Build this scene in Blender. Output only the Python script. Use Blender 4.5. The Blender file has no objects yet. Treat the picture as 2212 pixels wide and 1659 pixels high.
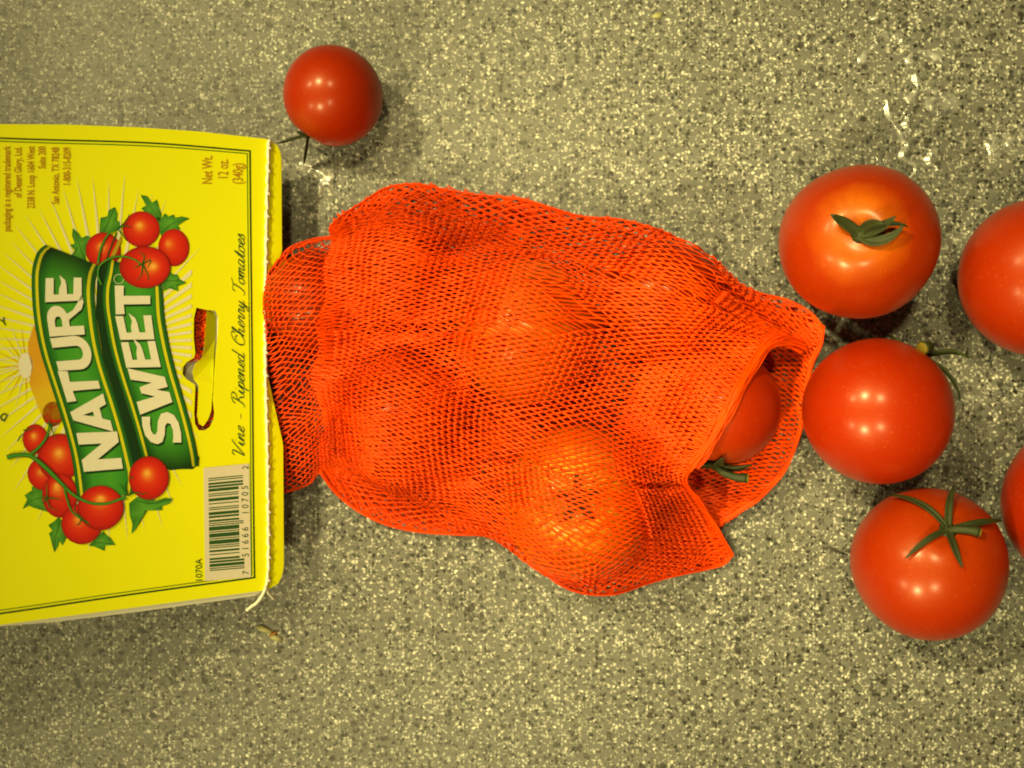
import bpy, math, random
import numpy as np
from mathutils import Vector, Matrix
from mathutils.geometry import tessellate_polygon

S = 0.01            # the code below thinks in centimetres; the scene is in metres
CAMH = 23.0         # camera height above the counter, cm
FPX = 2372.0        # focal length in reference units (frame 2212 x 1659)
scene = bpy.context.scene
col = scene.collection

# ------------------------------------------------------------------ camera
cam = bpy.data.cameras.new('camera')
cam.sensor_width = 36.0
cam.lens = 36.0 * FPX / 2212.0
cam.clip_start = 0.005
cam.clip_end = 50
cam.dof.use_dof = True
cam.dof.focus_distance = (CAMH - 1.9) * S
cam.dof.aperture_fstop = 15.0
cam_o = bpy.data.objects.new('camera', cam)
cam_o.location = (0, 0, CAMH * S)
col.objects.link(cam_o)
scene.camera = cam_o

# ------------------------------------------------------------------ light: six warm bulbs overhead (two rows of three), dim room
world = bpy.data.worlds.new('World')
scene.world = world
world.use_nodes = True
bg = world.node_tree.nodes['Background']
bg.inputs[0].default_value = (1.0, 0.80, 0.33, 1)
bg.inputs[1].default_value = 0.05
LAMPS = [(-80, 32, 62, .080), (-37, 30, 62, .22), (-3, 20, 62, .072),
         (-92, -52, 62, .080), (-40, -48, 62, .205), (-4, -31, 62, .058)]
for i, (x, y, z, w) in enumerate(LAMPS):
    ld = bpy.data.lights.new('ceiling_bulb', 'AREA')
    ld.shape = 'DISK'
    ld.size = 0.055
    ld.spread = math.radians(30)      # flood bulbs: each throws a soft pool
    ld.energy = w
    ld.color = (1.0, 0.84, 0.34)
    lo = bpy.data.objects.new('ceiling_bulb', ld)
    lo.location = (x * S, y * S, z * S)
    d = Vector((0.055, 0.004, 0.0)) - lo.location
    lo.rotation_euler = d.to_track_quat('-Z', 'Y').to_euler()
    col.objects.link(lo)

scene.view_settings.view_transform = 'Standard'
scene.view_settings.look = 'None'
scene.view_settings.exposure = 0.0
scene.view_settings.gamma = 1.0
scene.view_settings.use_curve_mapping = False
scene.cycles.max_bounces = 8
scene.cycles.filter_width = 1.9
scene.cycles.transparent_max_bounces = 12
scene.cycles.caustics_reflective = False
scene.cycles.caustics_refractive = False
scene.cycles.sample_clamp_indirect = 3.0

rnd = random.Random(7)
nrs = np.random.RandomState(11)


# ------------------------------------------------------------------ helpers
def at(px, py, z=0.0):
    """Point at height z (cm) that the frame position (2212 x 1659) looks at."""
    k = (CAMH - z) / FPX
    return np.array([(px - 1106.0) * k, (829.5 - py) * k, z])


def link(name, me, mat=None, parent=None, smooth=False):
    if mat is not None:
        me.materials.append(mat)
    if smooth:
        me.polygons.foreach_set('use_smooth', [True] * len(me.polygons))
    o = bpy.data.objects.new(name, me)
    col.objects.link(o)
    if parent is not None:
        o.parent = parent
        o.matrix_parent_inverse = parent.matrix_world.inverted()
    return o


def mesh(name, verts, faces, colors=None):
    me = bpy.data.meshes.new(name)
    v = (np.asarray(verts, dtype=float) * S)
    me.from_pydata([tuple(p) for p in v], [], [tuple(int(i) for i in f) for f in faces])
    if colors is not None:
        at_ = me.color_attributes.new('Col', 'FLOAT_COLOR', 'POINT')
        buf = np.ones((len(v), 4), dtype=np.float32)
        buf[:, :3] = np.asarray(colors, dtype=np.float32)[:, :3]
        at_.data.foreach_set('color', buf.ravel())
    me.update()
    return me


def fast_mesh(name, V, F4):
    """numpy quads to mesh"""
    me = bpy.data.meshes.new(name)
    V = np.asarray(V, dtype=np.float32) * S
    F4 = np.asarray(F4, dtype=np.int32)
    me.vertices.add(len(V)); me.vertices.foreach_set('co', V.ravel())
    me.loops.add(F4.size); me.loops.foreach_set('vertex_index', F4.ravel())
    me.polygons.add(len(F4))
    me.polygons.foreach_set('loop_start', np.arange(0, F4.size, 4, dtype=np.int32))
    me.update(calc_edges=True)
    me.validate()
    return me


def empty(name, loc, label, cat, group=None):
    o = bpy.data.objects.new(name, None)
    o.empty_display_size = 0.01
    o.location = tuple(np.asarray(loc) * S)
    col.objects.link(o)
    o['label'] = label; o['category'] = cat
    if group: o['group'] = group
    bpy.context.view_layer.update()
    return o


def tag(o, label, cat, group=None):
    o['label'] = label; o['category'] = cat
    if group: o['group'] = group


def catmull(pts, n):
    """smooth open curve through pts, n samples evenly spaced along its length"""
    P = np.asarray(pts, dtype=float)
    if len(P) > 2:
        Q = np.vstack([2 * P[0] - P[1], P, 2 * P[-1] - P[-2]])
        out = []
        for i in range(1, len(Q) - 2):
            t = np.linspace(0, 1, 12, endpoint=False)[:, None]
            p0, p1, p2, p3 = Q[i - 1], Q[i], Q[i + 1], Q[i + 2]
            out.append(0.5 * (2 * p1 + (p2 - p0) * t + (2 * p0 - 5 * p1 + 4 * p2 - p3) * t ** 2 + (3 * p1 - p0 - 3 * p2 + p3) * t ** 3))
        P = np.vstack(out + [P[-1:]])
    L = np.concatenate([[0], np.cumsum(np.linalg.norm(np.diff(P, axis=0), axis=1))])
    s = np.linspace(0, L[-1], n)
    return np.stack([np.interp(s, L, P[:, k]) for k in range(P.shape[1])], axis=1)


def tube(path, rad, sides=6, cap=True, flat=1.0):
    """swept tube, rad scalar or per point (cm); returns verts, faces"""
    P = np.asarray(path, float); n = len(P)
    R = np.full(n, rad) if np.isscalar(rad) else np.asarray(rad)
    T = np.gradient(P, axis=0); T /= np.linalg.norm(T, axis=1)[:, None] + 1e-12
    up = np.array([0.02, 0.03, 1.0])
    V = []; F = []
    for i in range(n):
        a = np.cross(T[i], up)
        if np.linalg.norm(a) < 1e-3: a = np.cross(T[i], [1, 0, 0])
        a /= np.linalg.norm(a); b = np.cross(a, T[i])
        for k in range(sides):
            w = 2 * math.pi * k / sides
            V.append(P[i] + R[i] * (math.cos(w) * a + flat * math.sin(w) * b))
    for i in range(n - 1):
        for k in range(sides):
            k2 = (k + 1) % sides
            F.append((i * sides + k, i * sides + k2, (i + 1) * sides + k2, (i + 1) * sides + k))
    if cap:
        F.append(tuple(range(sides - 1, -1, -1)))
        F.append(tuple((n - 1) * sides + k for k in range(sides)))
    return V, F


# ------------------------------------------------------------------ materials
def material(name):
    m = bpy.data.materials.new(name)
    m.use_nodes = True
    nt = m.node_tree
    b = nt.nodes['Principled BSDF']
    return m, nt, b


def N(nt, typ, **kw):
    n = nt.nodes.new(typ)
    for k, v in kw.items():
        setattr(n, k, v)
    return n


def ramp(nt, stops, interp='LINEAR'):
    r = N(nt, 'ShaderNodeValToRGB')
    r.color_ramp.interpolation = interp
    e = r.color_ramp.elements
    while len(e) < len(stops): e.new(0.5)
    for el, (p, c) in zip(e, stops):
        el.position = p
        el.color = (*c, 1) if len(c) == 3 else c
    return r


def mixc(nt, fac, a, b):
    m = N(nt, 'ShaderNodeMix', data_type='RGBA')
    for sock, v in ((0, fac), (6, a), (7, b)):
        if hasattr(v, 'is_linked') or hasattr(v, 'links'):
            nt.links.new(v, m.inputs[sock])
        elif sock == 0:
            m.inputs[0].default_value = v
        else:
            m.inputs[sock].default_value = (*v, 1)
    return m.outputs[2]


def mathn(nt, op, a, b=None, c=None, clamp=False):
    m = N(nt, 'ShaderNodeMath', operation=op, use_clamp=clamp)
    for i, v in enumerate((a, b, c)):
        if v is None: continue
        if hasattr(v, 'links'): nt.links.new(v, m.inputs[i])
        else: m.inputs[i].default_value = v
    return m.outputs[0]


def counter_material():
    m, nt, b = material('speckled_laminate')
    tc = N(nt, 'ShaderNodeTexCoord')
    P = tc.outputs['Object']
    # wobble the coordinates so that the flecks are ragged
    nz = N(nt, 'ShaderNodeTexNoise'); nz.inputs['Scale'].default_value = 1300; nz.inputs['Detail'].default_value = 3
    nt.links.new(P, nz.inputs['Vector'])
    vs = N(nt, 'ShaderNodeVectorMath', operation='SUBTRACT'); nt.links.new(nz.outputs['Color'], vs.inputs[0]); vs.inputs[1].default_value = (.5, .5, .5)
    vm = N(nt, 'ShaderNodeVectorMath', operation='SCALE'); nt.links.new(vs.outputs[0], vm.inputs[0]); vm.inputs['Scale'].default_value = 0.0014
    va = N(nt, 'ShaderNodeVectorMath', operation='ADD'); nt.links.new(P, va.inputs[0]); nt.links.new(vm.outputs[0], va.inputs[1])
    W = va.outputs[0]

    def flecks(scale, r0, r1, keep, off):
        ad = N(nt, 'ShaderNodeVectorMath', operation='ADD'); nt.links.new(W, ad.inputs[0]); ad.inputs[1].default_value = off
        v = N(nt, 'ShaderNodeTexVoronoi', voronoi_dimensions='2D'); v.inputs['Scale'].default_value = scale
        nt.links.new(ad.outputs[0], v.inputs['Vector'])
        sp = N(nt, 'ShaderNodeSeparateColor'); nt.links.new(v.outputs['Color'], sp.inputs[0])
        rad = N(nt, 'ShaderNodeMapRange'); nt.links.new(sp.outputs[1], rad.inputs[0]); rad.inputs[3].default_value = r0; rad.inputs[4].default_value = r1
        d = mathn(nt, 'SUBTRACT', rad.outputs[0], v.outputs['Distance'])
        edge = mathn(nt, 'MULTIPLY', d, 6.0, clamp=True)
        on = mathn(nt, 'LESS_THAN', sp.outputs[0], keep)
        return mathn(nt, 'MULTIPLY', edge, on), sp.outputs[2]

    big = N(nt, 'ShaderNodeTexNoise'); big.inputs['Scale'].default_value = 60; big.inputs['Detail'].default_value = 3
    nt.links.new(P, big.inputs['Vector'])
    fine = N(nt, 'ShaderNodeTexNoise'); fine.inputs['Scale'].default_value = 2200; fine.inputs['Detail'].default_value = 3
    nt.links.new(P, fine.inputs['Vector'])
    base = mixc(nt, big.outputs[0], (.078, .078, .070), (.108, .107, .096))
    base = mixc(nt, mathn(nt, 'MULTIPLY', fine.outputs[0], .5), base, (.16, .158, .15))
    lf, lr = flecks(1650, .12, .60, .50, (.3, .1, 0))
    base = mixc(nt, mathn(nt, 'MULTIPLY', lf, mathn(nt, 'MULTIPLY_ADD', lr, .55, .2)), base, (.58, .575, .50))
    lf2, lr2 = flecks(1350, .1, .44, .32, (1.7, .9, 0))
    base = mixc(nt, mathn(nt, 'MULTIPLY', lf2, mathn(nt, 'MULTIPLY_ADD', lr2, .5, .4)), base, (.74, .73, .64))
    df, dr = flecks(1200, .16, .64, .48, (2.1, 3.3, 0))
    base = mixc(nt, mathn(nt, 'MULTIPLY', df, mathn(nt, 'MULTIPLY_ADD', dr, .4, .6)), base, (.008, .008, .007))
    df2, dr2 = flecks(450, .12, .44, .24, (5.1, 1.3, 0))
    base = mixc(nt, mathn(nt, 'MULTIPLY', df2, mathn(nt, 'MULTIPLY_ADD', dr2, .4, .55)), base, (.022, .020, .017))
    nt.links.new(base, b.inputs['Base Color'])
    rr = N(nt, 'ShaderNodeMapRange'); nt.links.new(big.outputs[0], rr.inputs[0]); rr.inputs[3].default_value = .34; rr.inputs[4].default_value = .5
    nt.links.new(rr.outputs[0], b.inputs['Roughness'])
    b.inputs['Specular IOR Level'].default_value = .4
    bp = N(nt, 'ShaderNodeBump'); bp.inputs['Strength'].default_value = .12; bp.inputs['Distance'].default_value = .0002
    nt.links.new(fine.outputs[0], bp.inputs['Height']); nt.links.new(bp.outputs[0], b.inputs['Normal'])
    return m


def tomato_material(name, ripe, shoulder, start):
    m, nt, b = material(name)
    tc = N(nt, 'ShaderNodeTexCoord')
    sx = N(nt, 'ShaderNodeSeparateXYZ'); nt.links.new(tc.outputs['Generated'], sx.inputs[0])
    nz = N(nt, 'ShaderNodeTexNoise'); nz.inputs['Scale'].default_value = 3.0; nz.inputs['Detail'].default_value = 4
    nt.links.new(tc.outputs['Generated'], nz.inputs['Vector'])
    z = mathn(nt, 'MULTIPLY_ADD', nz.outputs[0], .16, mathn(nt, 'SUBTRACT', sx.outputs[2], .08))
    mid = tuple(r * .45 + s * .55 for r, s in zip(ripe, shoulder))
    r = ramp(nt, [(0.0, ripe), (start, ripe), (start + (1 - start) * .72, mid), (1.0, shoulder)])
    nt.links.new(z, r.inputs[0])
    sp = N(nt, 'ShaderNodeTexNoise'); sp.inputs['Scale'].default_value = 60; sp.inputs['Detail'].default_value = 2
    nt.links.new(tc.outputs['Generated'], sp.inputs['Vector'])
    c = mixc(nt, mathn(nt, 'MULTIPLY', mathn(nt, 'GREATER_THAN', sp.outputs[0], .68), .12), r.outputs[0], (.75, .25, .05))
    nt.links.new(c, b.inputs['Base Color'])
    b.inputs['Roughness'].default_value = .46
    b.inputs['Specular IOR Level'].default_value = .34
    b.inputs['Coat Weight'].default_value = .42
    b.inputs['Coat Roughness'].default_value = .235
    b.inputs['Coat IOR'].default_value = 1.4
    b.inputs['Specular Tint'].default_value = (1.0, .55, .2, 1)
    b.inputs['Subsurface Weight'].default_value = .25
    b.inputs['Subsurface Radius'].default_value = (1.0, .25, .06)
    b.inputs['Subsurface Scale'].default_value = .0022
    return m


def plain(name, c, rough=.5, spec=.4, noise=0.0, nscale=400, c2=None):
    m, nt, b = material(name)
    if noise > 0:
        tc = N(nt, 'ShaderNodeTexCoord')
        nz = N(nt, 'ShaderNodeTexNoise'); nz.inputs['Scale'].default_value = nscale; nz.inputs['Detail'].default_value = 4
        nt.links.new(tc.outputs['Object'], nz.inputs['Vector'])
        k = c2 if c2 else tuple(x * (1 - noise) for x in c)
        nt.links.new(mixc(nt, nz.outputs[0], c, k), b.inputs['Base Color'])
    else:
        b.inputs['Base Color'].default_value = (*c, 1)
    b.inputs['Roughness'].default_value = rough
    b.inputs['Specular IOR Level'].default_value = spec
    return m


def net_material(name, c):
    m, nt, b = material(name)
    tc = N(nt, 'ShaderNodeTexCoord')
    nz = N(nt, 'ShaderNodeTexNoise'); nz.inputs['Scale'].default_value = 250; nz.inputs['Detail'].default_value = 2
    nt.links.new(tc.outputs['Object'], nz.inputs['Vector'])
    cc = mixc(nt, nz.outputs[0], c, (c[0] * .9, c[1] * .55, c[2]))
    nt.links.new(cc, b.inputs['Base Color'])
    b.inputs['Roughness'].default_value = .45
    b.inputs['Specular IOR Level'].default_value = .18
    tr = N(nt, 'ShaderNodeBsdfTranslucent'); nt.links.new(cc, tr.inputs[0])
    mx = N(nt, 'ShaderNodeMixShader'); mx.inputs[0].default_value = .30
    nt.links.new(b.outputs[0], mx.inputs[1]); nt.links.new(tr.outputs[0], mx.inputs[2])
    nt.links.new(mx.outputs[0], nt.nodes['Material Output'].inputs[0])
    return m


def print_material():
    m, nt, b = material('printed_ink')
    a = N(nt, 'ShaderNodeVertexColor', layer_name='Col')
    tc = N(nt, 'ShaderNodeTexCoord')
    nz = N(nt, 'ShaderNodeTexNoise'); nz.inputs['Scale'].default_value = 2500; nz.inputs['Detail'].default_value = 2
    nt.links.new(tc.outputs['Object'], nz.inputs['Vector'])
    mul = N(nt, 'ShaderNodeMix', data_type='RGBA', blend_type='MULTIPLY')
    mul.inputs[0].default_value = .18
    nt.links.new(a.outputs[0], mul.inputs[6]); nt.links.new(nz.outputs[1], mul.inputs[7])
    nt.links.new(mul.outputs[2], b.inputs['Base Color'])
    b.inputs['Roughness'].default_value = .42
    b.inputs['Specular IOR Level'].default_value = .35
    return m


def water_material(name, rough, bump, painted_sheen, refl):
    m, nt, b = material(name)
    nt.nodes.remove(b)
    tp = N(nt, 'ShaderNodeBsdfTransparent')
    gl = N(nt, 'ShaderNodeBsdfGlossy'); gl.inputs['Roughness'].default_value = rough
    tc = N(nt, 'ShaderNodeTexCoord')
    nz = N(nt, 'ShaderNodeTexNoise'); nz.inputs['Scale'].default_value = 700; nz.inputs['Detail'].default_value = 3
    nt.links.new(tc.outputs['Object'], nz.inputs['Vector'])
    bp = N(nt, 'ShaderNodeBump'); bp.inputs['Strength'].default_value = .5; bp.inputs['Distance'].default_value = bump
    nt.links.new(nz.outputs[0], bp.inputs['Height'])
    nt.links.new(bp.outputs[0], gl.inputs['Normal'])
    lw = N(nt, 'ShaderNodeLayerWeight')          # thin film: reflects the same from either side
    nt.links.new(bp.outputs[0], lw.inputs['Normal'])
    mx = N(nt, 'ShaderNodeMixShader')
    nt.links.new(mathn(nt, 'MULTIPLY_ADD', mathn(nt, 'POWER', lw.outputs['Facing'], 5.0), .6, refl), mx.inputs[0])
    df = N(nt, 'ShaderNodeBsdfDiffuse'); df.inputs[0].default_value = (.75, .75, .72, 1)  # pale diffuse colour: the whitish sheen of light on the wet film, painted in
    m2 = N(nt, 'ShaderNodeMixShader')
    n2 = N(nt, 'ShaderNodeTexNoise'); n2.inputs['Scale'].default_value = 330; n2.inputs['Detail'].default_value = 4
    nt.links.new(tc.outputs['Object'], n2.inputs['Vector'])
    nt.links.new(mathn(nt, 'MULTIPLY', mathn(nt, 'SUBTRACT', n2.outputs[0], .38, clamp=True), painted_sheen * 8, clamp=True), m2.inputs[0])
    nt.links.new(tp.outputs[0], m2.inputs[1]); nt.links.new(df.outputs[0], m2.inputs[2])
    nt.links.new(m2.outputs[0], mx.inputs[1]); nt.links.new(gl.outputs[0], mx.inputs[2])
    nt.links.new(mx.outputs[0], nt.nodes['Material Output'].inputs[0])
    return m


RED = (.265, .0125, .0)
M_counter = counter_material()
M_tom = tomato_material('ripe_tomato_skin', RED, (.27, .022, .0), .82)
M_tom_pale = tomato_material('orange_shouldered_tomato_skin', (.25, .0165, .0), (.36, .07, .001), .90)
M_tom_mid = tomato_material('lighter_red_tomato_skin', (.255, .0145, .0), (.27, .022, .0), .7)
M_green = plain('calyx_green', (.030, .038, .008), .6, .25, .6, 500, (.010, .014, .004))
M_tom_orange = tomato_material('bright_orange_red_tomato_skin', (.50, .10, .004), (.64, .32, .02), .86)
M_stem = plain('cut_stem_end', (.17, .125, .008), .6, .3, .4, 900)
M_net = net_material('orange_red_net', (.95, .098, .0))
M_card = plain('yellow_card', (.67, .675, .0), .40, .4, .05, 90)
M_board = plain('white_board', (.74, .72, .66), .6, .3, .1, 400)
M_string = plain('cream_string', (.80, .78, .68), .7, .2, .35, 1500)
M_print = print_material()
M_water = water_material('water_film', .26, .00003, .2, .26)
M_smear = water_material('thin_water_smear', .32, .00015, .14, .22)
M_flake = plain('pale_vegetable_skin', (.34, .33, .15), .45, .4, .3, 300)
M_brown = plain('brown_scrap', (.33, .14, .03), .6, .3, .4, 900)
M_dark = plain('dark_scrap', (.03, .028, .02), .6, .3, .3, 900)

# ------------------------------------------------------------------ the setting: counter top
me = mesh('counter', [(-40, -32, -3), (40, -32, -3), (40, 32, -3), (-40, 32, -3), (-40, -32, 0), (40, -32, 0), (40, 32, 0), (-40, 32, 0)],
          [(4, 5, 6, 7), (0, 3, 2, 1), (0, 1, 5, 4), (1, 2, 6, 5), (2, 3, 7, 6), (3, 0, 4, 7)])
counter = link('counter', me, M_counter)
counter['kind'] = 'structure'


# ------------------------------------------------------------------ tomatoes
def sphere_from(px, py, R):
    """centre and radius (cm) of a sphere that rests on the counter and shows with radius R"""
    r = 1.4
    for _ in range(40):
        r = R / FPX * (CAMH - r) / math.sqrt(1 + (R / FPX) ** 2)
    return at(px, py, r), r


def sepal_mesh(r, phi, L, w, lift, curl, bend=0.0):
    """one calyx leaf in the tomato's frame (pole = +Z at height r), centimetres"""
    n = 9; rows = []
    for i in range(n):
        s = i / (n - 1)
        rho = L * s
        a = phi + bend * s
        q = min(rho, r * .98)
        h = math.sqrt(r * r - q * q) - .07 * r * math.exp(-(q / (.22 * r)) ** 2) + .02 + lift * s ** 1.3 + curl * s ** 4
        hw = w * (0.55 + .9 * s - .2 * s * s) * (1 - s ** 2.2) + .012
        rows.append((rho, a, h, hw))
    V = []; F = []
    for side in (0, 1):
        for (rho, a, h, hw) in rows:
            c = np.array([rho * math.cos(a), rho * math.sin(a), h])
            tdir = np.array([-math.sin(a), math.cos(a), 0])
            for k in (-1, -.5, 0, .5, 1):
                zz = abs(k) * hw * .55 - side * .028
                V.append(c + tdir * k * hw + np.array([0, 0, zz]))
    m_ = 5
    for i in range(n - 1):
        for k in range(m_ - 1):
            p = i * m_ + k
            F.append((p, p + 1, p + m_ + 1, p + m_))
            q = n * m_ + p
            F.append((q, q + m_, q + m_ + 1, q + 1))
        for k in (0, m_ - 1):
            p = i * m_ + k; q = n * m_ + p
            F.append((p, p + m_, q + m_, q) if k == 0 else (p, q, q + m_, p + m_))
    e = (n - 1) * m_
    for k in range(m_ - 1):
        F.append((e + k, e + k + 1, n * m_ + e + k + 1, n * m_ + e + k))
    return V, F


def tomato(px, py, R, label, axis=(0, 0, 1), spin=0.0, mat=None, sepals=(), stem=None, zc=None, group='loose cherry tomatoes', squash=.96, seed=0, face=None):
    c, r = sphere_from(px, py, R)
    if zc is not None:
        c = at(px, py, zc)
    rg = np.random.RandomState(seed + 3)
    root = empty('cherry_tomato', (c[0], c[1], c[2] - r), label, 'tomato', group)
    ax = Vector(axis).normalized()
    if face is not None:          # where the calyx shows, in radii from the centre as seen by the camera
        v = (Vector((0, 0, CAMH)) - Vector(c)).normalized()
        ex = (Vector((1, 0, 0)) - v * v.x).normalized(); ey = v.cross(ex)
        ax = (ex * face[0] + ey * face[1] + v * math.sqrt(max(0, 1 - face[0] ** 2 - face[1] ** 2))).normalized()
    lx = Vector((1, 0, 0)) - ax * ax.x
    if lx.length < .05: lx = Vector((0, 1, 0)) - ax * ax.y
    lx.normalize(); ly = ax.cross(lx)
    rot = Matrix((lx, ly, ax)).transposed()
    mw = Matrix.Translation(Vector(c) * S) @ rot.to_4x4()
    nu, nv = 56, 36
    V = []; F = []
    ph = rg.rand(6) * 6.28
    for j in range(nv + 1):
        th = math.pi * j / nv
        for i in range(nu):
            f = 2 * math.pi * i / nu
            k = 1 + .010 * math.sin(2 * f + ph[0]) * math.sin(th) + .007 * math.sin(3 * f + ph[1]) * math.sin(th) ** 2
            k += .004 * math.sin(5 * f + ph[2]) * math.sin(th) ** 2
            x = r * k * math.sin(th) * math.cos(f); y = r * k * math.sin(th) * math.sin(f); z = r * math.cos(th)
            rho = math.hypot(x, y)
            if z > 0: z -= .085 * r * math.exp(-(rho / (.22 * r)) ** 2)
            z *= squash if z < 0 else 1.0
            V.append((x, y, z))
    for j in range(nv):
        for i in range(nu):
            i2 = (i + 1) % nu
            if j == 0: F.append((i, nu + i, nu + i2))
            elif j == nv - 1: F.append((j * nu + i, (j + 1) * nu + i, j * nu + i2))
            else: F.append((j * nu + i, (j + 1) * nu + i, (j + 1) * nu + i2, j * nu + i2))
    b = link('skin', mesh('tomato_skin', V, F), mat or M_tom, None, True)
    b.matrix_world = mw
    b.parent = root; b.matrix_parent_inverse = root.matrix_world.inverted()
    if sepals or stem:
        hub = []
        hv, hf = tube([(0, 0, r * .86), (0, 0, r * .93), (0, 0, r * .96)], [.15, .17, .07], 10)
        ca = link('calyx', mesh('calyx', hv, hf), M_green, None, True)
        ca.matrix_world = mw; ca.parent = root; ca.matrix_parent_inverse = root.matrix_world.inverted()
        bpy.context.view_layer.update()
        for sp in sepals:
            o = link('sepal', mesh('sepal', *sepal_mesh(r, *sp)), M_green, None, True)
            o.matrix_world = mw; o.parent = ca; o.matrix_parent_inverse = mw.inverted()
        if stem:
            pts, rad = stem
            pth = catmull([(x, y, r * .9 + z) for x, y, z in pts], 12)
            rr = np.linspace(rad * .9, rad, 12); rr[-2:] *= (1.12, 1.15)
            o = link('stem', mesh('stem', *tube(pth, rr, 10)), M_green, None, True)
            o.matrix_world = mw; o.parent = ca; o.matrix_parent_inverse = mw.inverted()
            e = pth[-1]; d = (pth[-1] - pth[-2]) / np.linalg.norm(pth[-1] - pth[-2])
            o = link('cut_end', mesh('cut_end', *tube([e - d * .01, e + d * .025, e + d * .04], [rad * 1.12, rad * 1.05, rad * .6], 10)), M_stem, None, True)
            o.matrix_world = mw; o.parent = ca; o.matrix_parent_inverse = mw.inverted()
    return root, c, r


D2R = math.radians
# loose tomatoes on the counter
tomato(721, 206, 108, 'small cherry tomato alone above the yellow card, calyx underneath', (-.56, -.80, -.12), 0, M_tom,
       [(D2R(172), .42, .13, .46, .05, .2), (D2R(-2), .26, .13, .50, .02, .2), (D2R(235), .5, .10, .05, .1)], seed=1)
tomato(1854, 523, 167, 'cherry tomato with orange shoulders and dark calyx facing up', face=(.02, .10), mat=M_tom_pale,
       sepals=[(D2R(142), .62, .12, .32, .12, .1), (D2R(72), .42, .10, .48, -.1, -.9), (D2R(36), .82, .07, .44, -.2, -.5), (D2R(6), .64, .11, .40, .08, .3), (D2R(-52), .78, .13, .18, .16, 1.1)], seed=2)
tomato(1893, 890, 160, 'plain red cherry tomato against the mouth of the bag, stem hidden at its far side', (.60, .78, -.10), 0, M_tom,
       [(D2R(-12), 1.15, .085, .24, .02, .1), (D2R(-40), .85, .11, .75, -.1, .2), (D2R(60), .8, .08, .12, .1), (D2R(160), .7, .08, .1, .1)],
       ([(0, 0, 0), (.02, -.12, .16), (.0, -.38, .24), (-.10, -.50, .10)], .12), seed=3)
tomato(2246, 600, 172, 'orange red cherry tomato cut by the frame beside the orange shouldered one', (.9, .3, .2), 0, M_tom_mid,
       [(D2R(i * 72), .8, .09, .1, .1) for i in range(5)], seed=4)
tomato(2005, 1217, 163, 'lowest loose cherry tomato with star of five green sepals on top', face=(.28, .45), mat=M_tom_mid,
       sepals=
       [(D2R(124), 1.25, .07, .16, .06, .1), (D2R(86), .95, .075, .18, .12, -.25), (D2R(4), 1.1, .07, .20, .06, .15), (D2R(205), 1.0, .06, .10, .08, .1), (D2R(262), .8, .07, .10, .08, .2)],
       stem=([(0, 0, 0), (.12, -.03, .12), (.34, -.10, .2), (.48, -.14, .2)], .085), seed=5)
tomato(2352, 1088, 182, 'sliver of a red cherry tomato at the frame edge beside the sepal star tomato', (.8, -.2, .4), 0, M_tom, seed=6)

# tomatoes left in the net bag
BAG = []
GB = 'cherry tomatoes inside the net bag'


def bag_tomato(px, py, R, label, **k):
    k['group'] = GB
    root, c, r = tomato(px, py, R, label, **k)
    BAG.append((c, r))


bag_tomato(678, 648, 108, 'small netted tomato in the neck of the bag against the card', axis=(.3, -.6, -.6), mat=M_tom_mid, seed=11)
bag_tomato(872, 608, 126, 'netted tomato next to the neck one, toward the upper edge of the bag', axis=(.2, .5, -.7), mat=M_tom_mid, seed=12)
bag_tomato(880, 905, 146, 'netted tomato nearest the barcode corner of the card', axis=(-.3, -.5, -.6), mat=M_tom_mid, seed=13)
bag_tomato(1136, 716, 158, 'big netted tomato in the middle of the bag with bright highlights', axis=(.3, -.6, -.6), mat=M_tom_orange, seed=14)
bag_tomato(1248, 1086, 165, 'netted tomato at the lowest bulge of the bag, green calyx facing up', face=(.0, .03), mat=M_tom_orange, seed=15,
           sepals=[(D2R(20 + i * 72), .5, .09, -.01, -.03) for i in range(5)])
bag_tomato(1432, 652, 134, 'netted tomato below the upper slope toward the bag mouth', axis=(.5, .5, -.6), mat=M_tom_mid, seed=16)
bag_tomato(1556, 878, 130, 'shaded tomato peeping out of the open mouth of the bag', axis=(-.12, -.93, .18), seed=17,
           sepals=[(D2R(90 + i * 60), .75, .12, .10, .1) for i in range(6)],
           stem=([(0, 0, 0), (.1, .05, .2), (.4, .1, .3), (.62, .14, .3)], .085))

# ------------------------------------------------------------------ the bag: net draped over the tomatoes
bag = empty('produce_bag', at(1100, 850, 0), 'orange red net bag of tomatoes sewn to a yellow printed header card', 'net bag')


def boundary(pts, n):
    return catmull([at(*p) for p in pts], n)


def coons(top, right, bottom, left, ni, nj):
    T = boundary(top, ni); B = boundary(bottom, ni); Lf = boundary(left, nj); R = boundary(right, nj)
    u = np.linspace(0, 1, ni)[:, None, None]; v = np.linspace(0, 1, nj)[None, :, None]
    P = (1 - v) * T[:, None] + v * B[:, None] + (1 - u) * Lf[None] + u * R[None]
    P -= (1 - u) * (1 - v) * T[0] + u * (1 - v) * T[-1] + (1 - u) * v * B[0] + u * v * B[-1]
    return P


def floor_of(P, marg, spheres):
    """lowest height the net can have over each point"""
    z = np.full(P.shape[:2], .07)
    for c, r in spheres:
        rr = r + marg
        d2 = (P[..., 0] - c[0]) ** 2 + (P[..., 1] - c[1]) ** 2
        h = c[2] + np.sqrt(np.maximum(rr * rr - d2, 0))
        z = np.where(d2 < rr * rr, np.maximum(z, h), z)
    return z


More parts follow.
